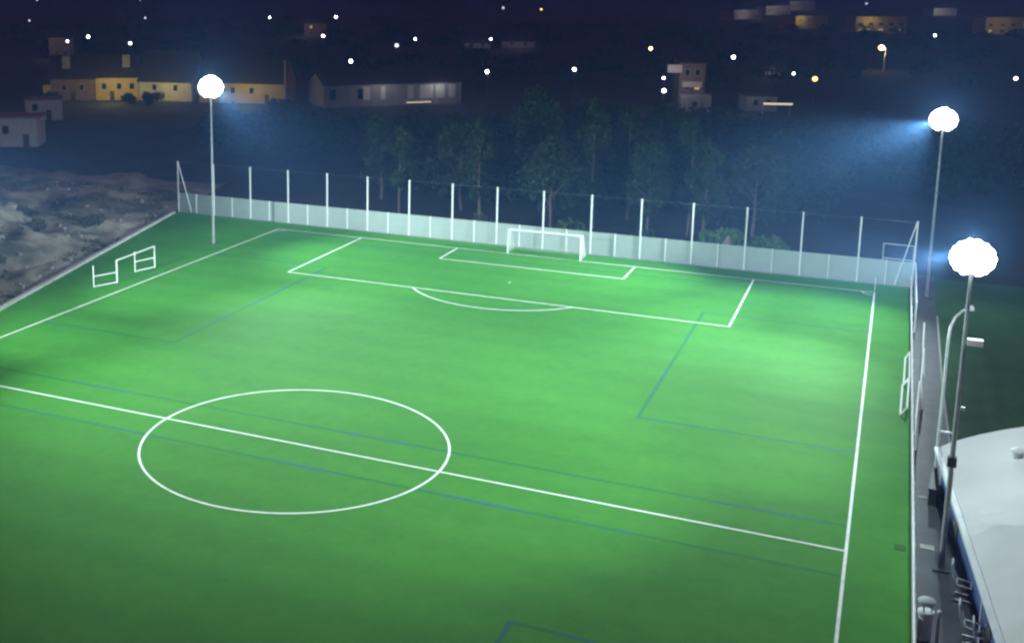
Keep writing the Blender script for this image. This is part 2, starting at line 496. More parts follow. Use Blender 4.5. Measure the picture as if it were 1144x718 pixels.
# corner flag posts
cf = thing('corner_flag', 'thin pale corner flag post at the far right corner', 'corner flag', (HW+.0, .0, 0))
MB().tube([(0,0,0),(0,0,1.4)], .028, 8).build('pole', M['white_paint'], cf)
MB().lathe((0,0,0), [(.09,.002),(.09,.03),(.04,.06)], 12).build('base', M['rubber'], cf)

# ------------------------------------------------------------------ floodlight masts
def light(name, kind, loc, energy, color, size=.3, target=None, ang=None, blend=1.0):
    d = bpy.data.lights.new(name, kind)
    d.energy = energy; d.color = color
    d.shadow_soft_size = size
    if kind == 'SPOT':
        d.spot_size = ang; d.spot_blend = blend
    o = bpy.data.objects.new(name, d); COL.objects.link(o)
    o.location = loc
    if target is not None:
        o.rotation_euler = (Vector(target) - Vector(loc)).to_track_quat('-Z', 'Y').to_euler()
    return o

FC = (.80, 1.0, 1.0)
def mast(label, loc, hgt, aim, spot_e, point_e, extras=False, hs=1.2, beams=()):
    t = thing('floodlight_mast', label, 'floodlight', (loc[0], loc[1], -.04), group='lit floodlight masts around the pitch')
    MB().box(-.36, -.36, -.3, .36, .36, .08).build('footing', M['asphalt'], t)
    MB().tube([(0,0,.08),(0,0,hgt*.4),(0,0,hgt-.3)], .14, 14, .075).build('pole', M['mast_steel'], t)
    a = math.atan2(aim[1]-loc[1], aim[0]-loc[0])
    rm = rot_z(a)
    g = MB()
    g.tube([(0,0,hgt-.3),(0,0,hgt+.75*hs)], .09, 8)
    for zz, rr in ((hgt-.70*hs, .36*hs), (hgt-.26*hs, .70*hs), (hgt+.26*hs, .70*hs), (hgt+.70*hs, .36*hs)):
        ring = [(rr*math.cos(2*math.pi*k/16), rr*math.sin(2*math.pi*k/16), zz) for k in range(17)]
        g.tube(ring, .04, 6, cap=False)
        for k in range(3):
            t_ = 2*math.pi*k/3; g.tube([(0,0,zz), (rr*math.cos(t_), rr*math.sin(t_), zz)], .035, 6)
    g.build('head_frame', M['galv'], t)
    # ball of glowing floodlight globes, its round shape imitating the lamps' glare
    nf = 72
    for k in range(nf):
        zz = 1 - 2*(k+.5)/nf
        t_ = k*2.399963
        d = Vector((math.sqrt(1-zz*zz)*math.cos(t_), math.sqrt(1-zz*zz)*math.sin(t_), zz*.86))
        if zz < -.93: continue
        m = Matrix.Translation(Vector((0, 0, hgt)) + d*.86*hs) @ d.to_track_quat('X', 'Z').to_matrix().to_4x4()
        fl = MB().obox(m @ Matrix.Translation((-.05*hs, 0, 0)), .16*hs, .2*hs, .2*hs).build('floodlight', M['dark_steel'], t)
        gb = MB(); gb.ball((0,0,0), .19*hs, 10, 7)
        gb.v = [tuple(m @ Matrix.Translation((.08*hs, 0, 0)) @ Vector(p)) for p in gb.v]
        gb.build('glass', M['flood'], fl, True)
    if extras:
        MB().box(.12, -.16, hgt-4.0, .75, .16, hgt-3.72).build('small_lamp', M['white_paint'], t)
        MB().box(.12, -.1, hgt-7.1, .32, .1, hgt-6.95).build('bracket', M['galv'], t)
        MB().box(-.19, -.17, hgt-9.85, .19, .17, hgt-9.4).build('junction_box', M['dark_steel'], t)
    c = Vector((loc[0], loc[1], hgt))
    src = c + (rm @ Vector((1.14*hs, 0, -.15*hs)))
    for (tx, ty, f, ang) in beams:
        light('floodlight_beam', 'SPOT', src, spot_e*f, FC, .15, target=(tx, ty, 0), ang=R(ang), blend=1.0)
    for off, f in (((.5, .95, .1), .3), ((.5, -.95, .1), .3), ((-1.05, 0, .2), .2), ((0, 0, 1.0), .2)):
        light('floodlight_spill', 'POINT', c + (rm @ Vector(off))*hs, point_e*f*(1.35 if extras else 1), FC, .1)
    return t

SP, PT = 86000, 16000
mast('lit floodlight mast standing in the far left corner of the turf', (-32.8, -9.3), 16.4, (-1, -27), SP, PT, hs=1.15, beams=((0, -44, .88, 52), (7, -36, .65, 52), (-6, -8, .5, 88), (14, -24, .22, 52)))
mast('lit floodlight mast farther up the path by the far right corner', (34.35, .3), 15.6, (4, -24), SP, PT, hs=1.0, beams=((-14, -6, 2.03, 52), (14.5, -44, 1.4, 52), (0, -30, .95, 52), (20, -18, .5, 88), (14, -44, .22, 70), (-7, -18, .66, 70)))
mast('lit floodlight mast rising in front of the blue wall of the white roofed building', (34.3, -52.4), 15.0, (2, -38), SP, PT, True, hs=.84, beams=((0, -24, .4, 52), (-7, -30, .2, 52), (-14, -52, .55, 88), (20, -36, .2, 70), (21, 1, .9, 46)))
mast('lit floodlight mast on the left touchline level with the halfway line', (-34.6, -52.5), 15.5, (-2, -40), SP, PT, beams=((-20, -6, 1.2, 52), (14, -52, .9, 88), (14, -52, .3, 52), (-22, -33, .45, 88)))

# curved street lamp on the path (not lit)
sl = thing('path_lamp', 'unlit street lamp with a curved arm on the path beside the mast', 'street lamp', (34.2, -41.9, -.04))
MB().tube([(0,0,0),(0,0,4),(0,0,8.3),(.05,.1,8.9),(.25,.5,9.35),(.6,1.2,9.55),(1.0,2.0,9.55)], .10, 10, .05).build('pole', M['galv'], sl)
MB().box(.8, 1.85, 9.46, 1.2, 2.65, 9.56).build('lamp_head', M['galv'], sl)
MB().box(.08, -.05, 2.95, .62, .05, 3.05).build('bracket', M['galv'], sl)

# ------------------------------------------------------------------ white-roofed building bottom right
wb = thing('white_roofed_building', 'low building with a white arched roof and blue wall beside the path', 'building', (34.42, -43.3, -.05), R(-84.9) + R(90))
# local frame: +x to the right of the eave (away from pitch), -y along the wall towards the camera
LEN, WID, EAV, RISE = 48.0, 15.0, 2.45, 2.25
def prof(t):      # arch across the width, t 0..1
    return EAV + RISE*math.sin(math.pi*min(1, max(0, t)))**.85
g = MB(); ns = 24
ring = []
for k in range(ns+1):
    t = k/ns
    ring.append((-.15 + t*(WID+.3), prof(t)))
vv, ff = [], []
sections = [0.25, -.6, -2.5] + [-5-3.0*i for i in range(15)]
for yy in sections:
    for (x, zz) in ring: vv.append((x, yy, zz+.12))
n1 = ns+1
for i in range(len(sections)-1):
    for k in range(ns):
        ff.append((i*n1+k, i*n1+k+1, (i+1)*n1+k+1, (i+1)*n1+k))
g._add(vv, ff)
vv2 = [(x, y, zz-.12) for (x, y, zz) in vv]
g._add(vv2, [tuple(reversed(q)) for q in ff])
for i in range(len(sections)-1):
    a = i*n1; b = (i+1)*n1; o2 = len(vv)
    g.quad(vv[a], vv[b], vv2[b], vv2[a])
for k in range(ns):
    g.quad(vv[k], vv2[k], vv2[k+1], vv[k+1])
roof = g.build('roof', M['roof_white'], wb, smooth=False)
g = MB(); g.lathe((2.75, -3.6, prof(.19)+.05), [(.22, 0), (.22, .35), (.34, .36), (.34, .46), (.02, .58)], 12)
g.build('roof_vent', M['galv'], roof)
MB().box(-.42, -LEN, EAV-.1, -.17, .2, EAV+.12).build('gutter', M['gutter'], wb)
g = MB()
g.box(0, -LEN, 0, .18, 0, EAV-.02)
g.build('long_wall', M['blue_wall'], wb)
g = MB()
pts = [(.2, 0, 0), (WID, 0, 0)] + [(x, 0, zz-.03) for (x, zz) in reversed(ring[1:-1])]
g.poly([(x, -.2, zz) for (x, y, zz) in pts]); g.poly([(x, -.02, zz) for (x, y, zz) in reversed(pts)])
g.build('end_wall', M['shed_white'], wb)
for yy in (-6.2, -16.0, -23.0):
    d = MB().box(-.05, yy-.5, 0, .02, yy+.5, 2.05).build('door', M['door'], wb)
    MB().box(-.09, yy+.3, 1.0, -.051, yy+.4, 1.06).build('handle', M['galv'], d)
for yy in (-10, -13, -19.5):
    w = MB().box(-.04, yy-.7, 1.35, .02, yy+.7, 1.95).build('window_frame', M['galv'], wb)
    MB().box(-.055, yy-.62, 1.42, -.0405, yy+.62, 1.88).build('pane', M['glass'], w)
for yy in (-1.0, -14.7):
    MB().tube([(-.12, yy, 0), (-.12, yy, EAV-.12)], .05, 8).build('downpipe', M['gutter'], wb)

# dark box put in for a dark patch at that building's far corner
bx = thing('dark_box', 'dark lidded box by the far corner of the white roofed building', 'box', (34.25, -43.6, -.04), R(-5))
MB().box(-.28, -1.5, 0, .1, 1.5, .85).build('body', M['rubber'], bx)
MB().box(-.32, -1.54, .852, .12, 1.54, .93).build('lid', M['rubber'], bx)

# tubular frames by the blue wall
def tube_frame(label, loc, rz):
    t = thing('tubular_chair', label, 'chair', loc, rz, group='pale tubular frames along the blue wall')
    for s, nm in ((-.32, 'side_frame'), (.32, 'side_frame')):
        MB().tube([(-.36, s, 1.65), (-.30, s, 1.2), (-.12, s, .75), (.45, s, .68), (.60, s, .55), (.66, s, .12), (.55, s, .04), (-.15, s, .04)], .038, 8).build(nm, M['galv'], t)
    MB().tube([(-.36, -.32, 1.65), (-.36, .32, 1.65)], .035, 8).build('top_bar', M['galv'], t)
    g = MB()
    g.tube([(-.12, -.32, .75), (-.12, .32, .75)], .03, 8); g.tube([(.45, -.32, .69), (.45, .32, .69)], .03, 8)
    g.build('seat_bar', M['galv'], t)
    return t
tube_frame('pale tubular chair frame by the blue wall, nearest the bottom edge', (35.1, -58.6, -.03), R(-4))
tube_frame('pale tubular chair frame by the blue wall, second from the bottom edge', (34.95, -54.9, -.03), R(-4))
tube_frame('pale tubular chair frame right under the blue wall, partly past the bottom edge', (35.55, -59.9, -.03), R(-4))

# bin and post by the railing
bn = thing('litter_bin', 'white litter bin with a round domed lid by the railing', 'bin', (33.5, -59.2, -.035))
MB().lathe((0,0,0), [(.24,0),(.27,.05),(.27,1.15),(.33,1.16),(.33,1.24),(.28,1.26)], 20).build('body', M['white_paint'], bn)
g = MB()
for k in range(3):
    a = 2*math.pi*k/3; g.tube([(.2*math.cos(a), .2*math.sin(a), 1.24), (.2*math.cos(a), .2*math.sin(a), 1.66)], .025, 6)
g.build('lid_support', M['dark_steel'], bn)
MB().lathe((0,0,0), [(.34,1.65),(.36,1.69),(.31,1.76),(.17,1.81),(.01,1.83)], 20).build('lid', M['panel'], bn, True)
bp = thing('bollard', 'thin pale bollard with a round cap on the path near the litter bin', 'bollard', (33.98, -59.3, -.035))
MB().tube([(0,0,0),(0,0,1.3)], .06, 12).build('post', M['galv'], bp)
MB().ball((0,0,1.36), .1).build('cap', M['white_paint'], bp)
# flat covers and scraps
for lab, nm, cat, (x, y, zz), (sx, sy), mt in (
    ('pale rectangular drain cover on the path below the mast', 'drain_cover', 'drain cover', (33.75, -50.3, -.033), (.62, .5), 'kerb'),
    ('small pale drain cover on the path farther up by the railing', 'drain_cover', 'drain cover', (33.6, -44.2, -.033), (.42, .3), 'kerb'),
    ('faint pale rubber mat on the turf beside the railing', 'rubber_mat', 'mat', (32.55, -51.0, .002), (.5, .55), 'grass')):
    o = MB().box(-sx/2, -sy/2, 0, sx/2, sy/2, .02).build(nm, M[mt]); o.location = (x, y, zz); tag(o, lab, cat)

# ------------------------------------------------------------------ vegetation
def leaf_cloud(mb, blobs, n, size, rg):
    """many small leaf-sized faces spread through a set of ellipsoid clumps"""
    tot = sum(b[1][0]*b[1][1]*b[1][2] for b in blobs)
    for (c, rr) in blobs:
        k = int(n*rr[0]*rr[1]*rr[2]/tot) + 1
        for _ in range(k):
            d = Vector((rg.gauss(0,1), rg.gauss(0,1), rg.gauss(0,1))).normalized()*(.35+.65*rg.random()**.6)
            p = Vector(c) + Vector((d.x*rr[0], d.y*rr[1], d.z*rr[2]))
            a = Vector((rg.gauss(0,1), rg.gauss(0,1), rg.gauss(0,1))).normalized()
            b_ = a.cross(Vector((rg.gauss(0,1), rg.gauss(0,1), rg.gauss(0,1)))).normalized()
            s = size*(.6+.8*rg.random())
            a *= s; b_ *= s*.6
            mb._add([p-a, p+b_, p+a, p-b_], [(0,1,2,3)])

def tree_meshes(seed, h, spread, slim):
    rg = random.Random(seed)
    tr = MB()
    pts = [(0,0,-.2)]
    x = y = 0
    for i in range(1, 6):
        x += rg.uniform(-.18,.18); y += rg.uniform(-.18,.18)
        pts.append((x, y, h*.9*i/5))
    tr.tube(pts, .22, 8, .04)
    blobs = []
    for k in range(11 if slim else 14):
        f = .28 + .7*k/12
        a = rg.uniform(0, 2*math.pi)
        base = Vector(pts[0]).lerp(Vector(pts[-1]), min(.98, f))
        ext = spread*(1.15 - abs(f-.5)*1.3)*rg.uniform(.55, 1.0)
        tip = base + Vector((math.cos(a)*ext, math.sin(a)*ext, ext*rg.uniform(.3, .9)))
        tr.tube([base - Vector((0,0,.6)), (base+tip)/2 + Vector((0,0,-.1)), tip], .07, 5, .02)
        s = spread*rg.uniform(.34, .6)
        blobs.append((tip, (s, s, s*rg.uniform(.8, 1.5))))
    blobs.append((Vector(pts[-1]) + Vector((0,0,.3)), (spread*.35, spread*.35, spread*.7)))
    cr = MB(); leaf_cloud(cr, blobs, 2600, .26, rg)
    return tr, cr
protos = []
for i, (h, s, slim) in enumerate(((14, 2.0, True), (12, 2.9, False), (15.5, 1.7, True), (10, 3.1, False))):
    protos.append(tree_meshes(100+i, h, s, slim))
tree_mesh_cache = {}
def tree(i, loc, rz, sc, label):
    t = thing('tree', label, 'tree', loc, rz, 'trees behind the fence')
    for nm, mb, mt in (('trunk', protos[i][0], 'bark'), ('crown', protos[i][1], 'leaf')):
        if (i, nm) not in tree_mesh_cache:
            o = mb.build(nm, M[mt], t); tree_mesh_cache[(i, nm)] = o.data
        else:
            o = bpy.data.objects.new(nm, tree_mesh_cache[(i, nm)]); COL.objects.link(o); o.parent = t
    t.scale = (sc, sc, sc)
    return t
tree_spots = [   # x, y, proto, scale, label
    (-27.5, 22, 1, .80, 'dark round tree behind the fence, leftmost of the row'),
    (-22.0, 15, 0, .75, 'dark slim tree behind the fence, second from the left of the row'),
    (-16.0, 20, 3, .95, 'broad dark tree behind the fence above the left penalty corner'),
    (-11.2, 13, 2, .80, 'slender dark tree behind the fence left of the goal'),
    (-7.5, 24, 1, 1.0, 'dense dark tree set back behind the fence left of the goal'),
    (-3.2, 14, 3, .95, 'bushy dark tree behind the fence above the left goalpost'),
    (.8, 17, 2, .95, 'tallest slim dark tree straight behind the goal'),
    (3.4, 23, 0, .95, 'dark tree behind the fence just right of the goal'),
    (7.4, 14, 1, .78, 'lower dark tree behind the fence right of the goal'),
    (11.2, 17, 2, .85, 'thin tree with bare lit stem behind the fence near the right penalty corner'),
    (13.6, 12, 0, .80, 'thin tree with pale trunk next to the bright green bush behind the fence'),
    (17.5, 20, 3, .90, 'dark tree behind the bright green bush beyond the fence'),
    (-33.0, 34, 3, .8, 'dark tree far back between the fence and the long hall'),
    (-14.0, 42, 1, 1.0, 'large dark tree far back left of the stepped house'),
    (3.0, 46, 3, 1.05, 'large dark tree far back right of the stepped house'),
]
for (x, y, i, s, lab) in tree_spots:
    tree(i, (x, y, -.16), rnd.uniform(0, 6.28), s, lab)

def bush(label, loc, rad, hgt, mat, n=900, leaf=.16, name='bush', group=None):
    rg = random.Random(hash((round(loc[0]*10), round(loc[1]*10))) & 0xffff)
    t = thing(name, label, 'bush', loc, rg.uniform(0, 6), group)
    bl = []
    for k in range(7):
        a = rg.uniform(0, 6.28); d = rad*rg.uniform(.1, .62)
        bl.append(((math.cos(a)*d, math.sin(a)*d, hgt*rg.uniform(.3, .62)), (rad*rg.uniform(.3,.5),)*2 + (hgt*rg.uniform(.28,.42),)))
    c = MB(); leaf_cloud(c, bl, n, leaf, rg); c.build('foliage', M[mat], t)
    s = MB()
    for k in range(5):
        a = rg.uniform(0, 6.28)
        s.tube([(0,0,-.15), (math.cos(a)*rad*.25, math.sin(a)*rad*.25, hgt*.3), (math.cos(a)*rad*.5, math.sin(a)*rad*.5, hgt*.6)], .04, 5, .012)
    s.build('stem', M['bark'], t)
    return t
bush('bright green bush just behind the fence right of the goal', (16.0, 6.0, -.16), 2.6, 4.2, 'leaf_light', 2400, .2)
bush('low green bush behind the fence right of the bright bush', (20.6, 7.5, -.16), 2.4, 3.0, 'leaf_light', 1500, .18)
bush('small dark bush behind the fence near the goal', (8.7, 6.0, -.16), 1.8, 2.9, 'leaf', 1000, .16)
bush('ragged dark bush behind the fence left of the goal', (-9.0, 7.0, -.16), 2.0, 3.0, 'leaf', 1000, .16)
bush('wide dark bush behind the fence straight behind the goal', (1.0, 7.0, -.16), 2.2, 3.1, 'leaf', 1200, .16)
rk = MB()
bm = bmesh.new(); bmesh.ops.create_icosphere(bm, subdivisions=3, radius=1)
rv = [tuple(v.co * (1 + .35*noise.noise(v.co*1.4))) for v in bm.verts]; rf = [tuple(v.index for v in f.verts) for f in bm.faces]
bm.free()
def boulder(label, loc, s, mat='rock'):
    o = MB()._add(rv, rf).build('boulder', M[mat], smooth=True)
    o.location = loc; o.scale = s; o.rotation_euler = (0, 0, rnd.uniform(0, 6)); tag(o, label, 'boulder', 'pale boulders')
boulder('pale boulder behind the fence under the bright green bush', (16.9, 4.9, 1.2), (.6, .5, 1.6))
for k, (x, y, r_, h_, lab) in enumerate((
    (-120.0, 104.0, 3.2, 3.4, 'rounded dark bush in front of the yellow barn wing'),
    (-125.5, 103.0, 2.4, 2.6, 'smaller dark bush between the farmhouse and the barn wing'),
    (-88.0, 106.0, 3.0, 3.2, 'dark bush right of the tall pale lamp post'),
    (-141.0, 95.0, 3.0, 3.0, 'dark bush in front of the brown house'))):
    bush(lab, (x, y, -.16), r_, h_, 'leaf', 1200, .22)
# scrub and rocks on the bank
for (u, v, rad, hg, lab) in (
    (8, 9, 2.6, 1.3, 'dark scrub clump low on the sandy bank nearest the left edge'),
    (20, 8, 3.2, 1.3, 'wide dark scrub clump halfway up the sandy bank above the folding goal'),
    (24, 14, 2.6, 1.5, 'dark scrub clump high on the sandy bank'),
    (33, 9, 3.0, 1.3, 'dark scrub clump on the bank towards the far corner'),
    (40, 6, 2.4, 1.2, 'small scrub clump near the kerb by the far left corner'),
    (30, 24, 3.0, 1.6, 'dark long scrub clump at the top of the bank'),
    (14, 19, 2.4, 1.2, 'grey scrub clump near the top of the bank at the left edge')):
    bush(lab, on_bank(u, v), rad, hg, 'scrub', 1300, .13, 'scrub_clump')
for (u, v, s, lab) in ((12, 12, .9, 'pale boulder on the sandy bank above the left edge clump'),
                       (28, 11, .8, 'pale boulder between scrub clumps on the bank'),
                       (36, 14, 1.0, 'pale boulder high on the bank towards the far corner'),
                       (5, 5, .6, 'small pale boulder low on the bank at the left edge')):
    p = on_bank(u, v); boulder(lab, (p.x, p.y, p.z+s*.1), (s*.9, s*.7, s*.45))

rg = random.Random(21)
ib = bmesh.new(); bmesh.ops.create_icosphere(ib, subdivisions=1, radius=1)
iv = [v.co.copy() for v in ib.verts]; jf = [tuple(v.index for v in f.verts) for f in ib.faces]; ib.free()
g = MB(); g2 = MB()
for _ in range(2300):
    u, v = rg.uniform(-30, 62), .9 + 38*rg.random()**1.3
    p = on_bank(u, v)
    n = noise.noise(Vector((p.x*.16, p.y*.16, 5)))
    if n > -.02 or rg.random() < .12:
        s_ = .06 + .26*rg.random()**4
        q = Matrix.Rotation(rg.uniform(0, 6), 4, Vector((rg.random(), rg.random(), rg.random()+.1)))
        g._add([p + q @ Vector((c.x*s_*1.3, c.y*s_, c.z*s_*.8))*rg.uniform(.8, 1.2) for c in iv], jf)
    else:
        leaf_cloud(g2, [((p.x, p.y, p.z+.12), (rg.uniform(.2,.7), rg.uniform(.2,.7), rg.uniform(.12,.4)))], 22, .12, rg)
tag(g.build('rubble', M['rock']), 'loose stones strewn over the sandy bank', 'rubble', kind='stuff')
tag(g2.build('undergrowth', M['scrub']), 'dry tufts growing in patches on the sandy bank', 'undergrowth', kind='stuff')

g = MB(); rg = random.Random(11)
for _ in range(150):
    x, y = rg.uniform(-30, 24), rg.uniform(24, 50)
    h = rg.uniform(4, 9)
    leaf_cloud(g, [((x, y, h*.5), (rg.uniform(1.5,3.2), rg.uniform(1.5,3.2), h*.52))], 150, .36, rg)
tag(g.build('thicket', M['leaf'], None), 'dark tangled thicket filling the gaps behind the row of trees', 'thicket', kind='stuff')

# far wood: one mass of dark leaf clumps between the fence and the town
g = MB(); rg = random.Random(5)
for _ in range(260):
    x, y = rg.uniform(-75, 75), rg.uniform(48, 100)
    if x < -36 and y > 70: continue
    h = rg.uniform(3, 7)
    leaf_cloud(g, [((x, y, h*.55), (rg.uniform(2,4), rg.uniform(2,4), h*.5))], 110, .5, rg)
for _ in range(420):
    x, y = rg.uniform(-420, 160), rg.uniform(190, 620)
    h = rg.uniform(2.5, 4.5)
    leaf_cloud(g, [((x, y, h*.55), (rg.uniform(3,6), rg.uniform(3,6), h*.5))], 50, .9, rg)
tag(g.build('far_woodland', M['leaf'], None), 'dark mass of trees between the fence and the town', 'woodland', kind='stuff')

# ------------------------------------------------------------------ town
def building(name, label, cat, a, b, depth, h, roof_h, wall, roof='dark_roof', wins=(), doors=(), chimneys=(), flat=False, win_z=1.2, win_h=1.3, win_w=1.0, lit=(), two=None, group=None):
    """front wall from ground point a (left) to b (right), body behind it"""
    a, b = Vector(a), Vector(b)
    d = b - a; w = d.length
    t = thing(name, label, cat, (a.x, a.y, -.16), math.atan2(d.y, d.x), group)
    g = MB(); g.box(0, 0, 0, w, depth, h)
    if not flat:
        g.poly([(0, 0, h), (0, depth, h), (0, depth/2, h+roof_h)])
        g.poly([(w, 0, h), (w, depth/2, h+roof_h), (w, depth, h)])
    g.build('wall', M[wall], t)
    g = MB()
    if flat:
        g.box(-.25, -.25, h+.003, w+.25, depth+.25, h+.35)
    else:
        e = .5; s = roof_h/(depth/2)
        for sg in (0, 1):
            y0, y1 = (-e, depth/2) if sg == 0 else (depth+e, depth/2)
            z0, z1 = h - e*s + .02, h + roof_h + .02
            P = [(-.4, y0, z0), (w+.4, y0, z0), (w+.4, y1, z1), (-.4, y1, z1)]
            Q = [(x, y, zz+.18) for (x, y, zz) in P]
            g.poly(Q); g.poly(P[::-1])
            for i in range(4):
                j = (i+1) % 4; g.quad(P[i], P[j], Q[j], Q[i])
    r = g.build('roof', M[roof], t)
    for (f, ch, cw) in chimneys:
        z0 = h + (roof_h*.25 if not flat else .3)
        MB().box(f*w-cw/2, depth*.18, z0, f*w+cw/2, depth*.18+cw*.8, z0+ch).build('chimney', M['concrete'], r)
    for k, f in enumerate(wins):
        rows = two or (win_z,)
        for zi, zz in enumerate(rows):
            fr = MB().box(f*w-win_w/2-.08, -.05, zz-.08, f*w+win_w/2+.08, .02, zz+win_h+.08).build('window', M['render_pale'], t)
            MB().box(f*w-win_w/2, -.07, zz, f*w+win_w/2, -.052, zz+win_h).build('pane', M['lit_window' if (k, zi) in lit else 'glass'], fr)
    for f in doors:
        MB().box(f*w-.5, -.06, 0, f*w+.5, .02, 2.1).build('door', M['door'], t)
    return t

SOD = (1.0, .84, .28)
# long ochre farm buildings at the left
building('farmhouse', 'ochre farmhouse with two pale chimneys and brown left half', 'house', (-136.8, 105.5), (-128.6, 110.8), 9, 5.6, 4.6, 'render_ochre', chimneys=((.72, 3.6, 1.7),), wins=(.2, .55, .85), doors=(.38,), win_z=2.6)
building('farmhouse', 'brown rendered house joined to the left of the ochre farmhouse', 'house', (-145.2, 99.9), (-136.95, 105.4), 9, 5.4, 4.6, 'render_brown', chimneys=((.35, 3.6, 1.7),), wins=(.3, .7), doors=(.5,), win_z=2.4)
building('barn', 'pale yellow barn wing joined to the right of the ochre farmhouse', 'barn', (-128.5, 110.9), (-115.5, 113.0), 10, 4.8, 6.2, 'render_pale', wins=(.3, .7), doors=(.12,), win_z=2.4)
building('barn', 'yellow lit barn at the right end of the farm behind the left mast', 'barn', (-113.5, 113.2), (-93.8, 117.6), 10, 4.9, 5.2, 'render_ochre', wins=(.2, .4, .62), doors=(.8,), win_z=2.2)
building('shed', 'low dim ochre shed left of the brown house', 'shed', (-150.5, 103.5), (-146.6, 106.2), 5, 3.4, 1.2, 'render_ochre', doors=(.5,))
# white sheds at the left edge
building('white_shed', 'boxy white shed at the left edge of the picture nearest the bank', 'shed', (-104.6, 36.4), (-98.0, 39.8), 6, 4.7, .5, 'shed_white', roof='concrete', flat=True, doors=(.75,), wins=(.3,), win_z=2.2)
building('white_shed', 'smaller bluish white shed right behind the boxy one', 'shed', (-124.0, 67.0), (-118.9, 71.8), 5, 4.0, .5, 'shed_white', roof='concrete', flat=True, doors=(.62,), wins=(.25,), win_z=2.0)
# long grey hall
hall = building('long_hall', 'long grey hall with pale shutters and a lit canopy', 'hall', (-82.3, 114.7), (-58.8, 137.2), 12, 5.0, 2.4, 'render_grey', wins=(.06, .26), win_w=1.5, win_z=1.6, win_h=2.4)
for f, w_ in ((.30, 1.6), (.42, 1.0), (.62, 1.4), (.74, 3.2), (.84, 2.2), (.93, 1.6)):
    MB().box(f*32.5-w_/2, -.08, 1.5, f*32.5+w_/2, -.003, 4.4).build('shutter', M['shed_white'], hall)
cn = MB().box(18.5, -1.8, .9, 24.5, -.1, 1.02).build('canopy', M['render_pale'], hall)
MB().box(18.6, -1.79, .70, 24.4, -1.68, .898).build('light_strip', M['lit_strip'], cn)
# stepped house right of centre
sh = building('stepped_house', 'tall stepped house with pale balconies right of centre', 'house', (-12.3, 146.5), (-7.2, 148.2), 9, 10.2, 2.2, 'render_brown', wins=(.3, .7), two=(1.2, 4.4, 7.4), lit=((1, 1),))
MB().box(-2.6, -.4, 8.0, .4, -.003, 9.7).build('balcony', M['render_pale'], sh)
MB().box(.5, -1.4, 5.0, 4.6, -.08, 6.2).build('balcony', M['render_pale'], sh)
MB().box(-.2, -4.2, 0, 6.2, -1.5, 3.6).build('porch', M['render_grey'], sh)
# low block and canopy to its right
building('low_block', 'low grey block behind a lit canopy right of the stepped house', 'building', (1.4, 150.0), (7.4, 152.5), 6, 3.2, .5, 'render_grey', flat=True, wins=(.3, .7))
bc = thing('bus_shelter', 'small shelter with a yellow lit roof edge right of the low block', 'shelter', (5.6, 143.0, -.16), R(18))
MB().box(0, 0, 2.4, 5.8, 1.8, 2.52).build('roof', M['render_grey'], bc)
MB().box(0, -.06, 2.25, 5.8, -.002, 2.62).build('light_strip', M['lit_strip'], bc)
for x in (.2, 5.6):
    MB().box(x-.06, 1.5, 0, x+.06, 1.7, 2.4).build('post', M['galv'], bc)
building('small_house', 'small dim house with a slanting pale roof above the low block', 'house', (-5.1, 250.0), (-1.2, 249.0), 5, 1.8, 1.2, 'render_pale', wins=(.5,))
building('terrace_house', 'dim brown house at the upper left below two street lamps', 'house', (-243.4, 216.7), (-236.6, 221.6), 9, 7.5, 2.6, 'render_brown', wins=(.3, .7), two=(1.2, 4.4))
building('terrace_house', 'dim reddish house left of centre beside three street lamps', 'house', (-243.8, 413), (-233.8, 418.4), 10, 6.5, 3, 'render_brown', wins=(.3, .7), two=(1.0, 3.8), lit=((0, 1),))
building('bungalow', 'low dim bungalow at upper centre left of a street lamp', 'house', (-130.9, 338.8), (-121.5, 343.6), 9, 2.8, 1.8, 'render_grey', wins=(.3, .7))
building('bungalow', 'low dim bungalow at upper centre right of a street lamp', 'house', (-121, 357), (-108, 362), 9, 2.8, 1.6, 'render_grey', wins=(.3, .7))
# far blocks at the top right
for k, (a, b, h, lab) in enumerate((
    ((-84, 794), (-68, 830), 7, 'pale far block at top right, first of the climbing row'),
    ((-76, 930), (-58, 950), 8, 'pale far block at top right, middle of the climbing row'),
    ((-73, 1120), (-52, 1150), 9, 'pale far block at top right, last of the climbing row'))):
    building('apartment_block', lab, 'building', a, b, 12, h, .5, 'render_pale', flat=True, wins=(.2, .5, .8), two=(1.0, 4.2), lit=((0, 0), (2, 1)))
building('apartment_block', 'ochre block at the top right beside the climbing row', 'building', (-28.5, 636), (-12, 660), 12, 7.5, .5, 'render_ochre', flat=True, wins=(.15, .4, .65, .9), two=(1.0, 4.2))
building('apartment_block', 'wide ochre block at the top with a bright lower storey', 'building', (6.4, 584.6), (31.6, 600), 12, 9, .5, 'render_ochre', flat=True, wins=(.1, .3, .5, .7, .9), two=(1.0, 4.2), win_w=2.6, lit=((0,0),(1,0),(2,0),(4,0)))
building('apartment_block', 'dim pale block at the top between the ochre blocks', 'building', (51.8, 1000), (70, 1015), 12, 6, .5, 'render_pale', flat=True, wins=(.2, .5, .8))
building('apartment_block', 'ochre block in the top right corner of the picture', 'building', (70, 606), (92, 618), 12, 9, .5, 'render_ochre', flat=True, wins=(.12, .38, .62, .88), two=(1.0, 4.2), win_w=1.8, lit=((0,0),(3,1)))

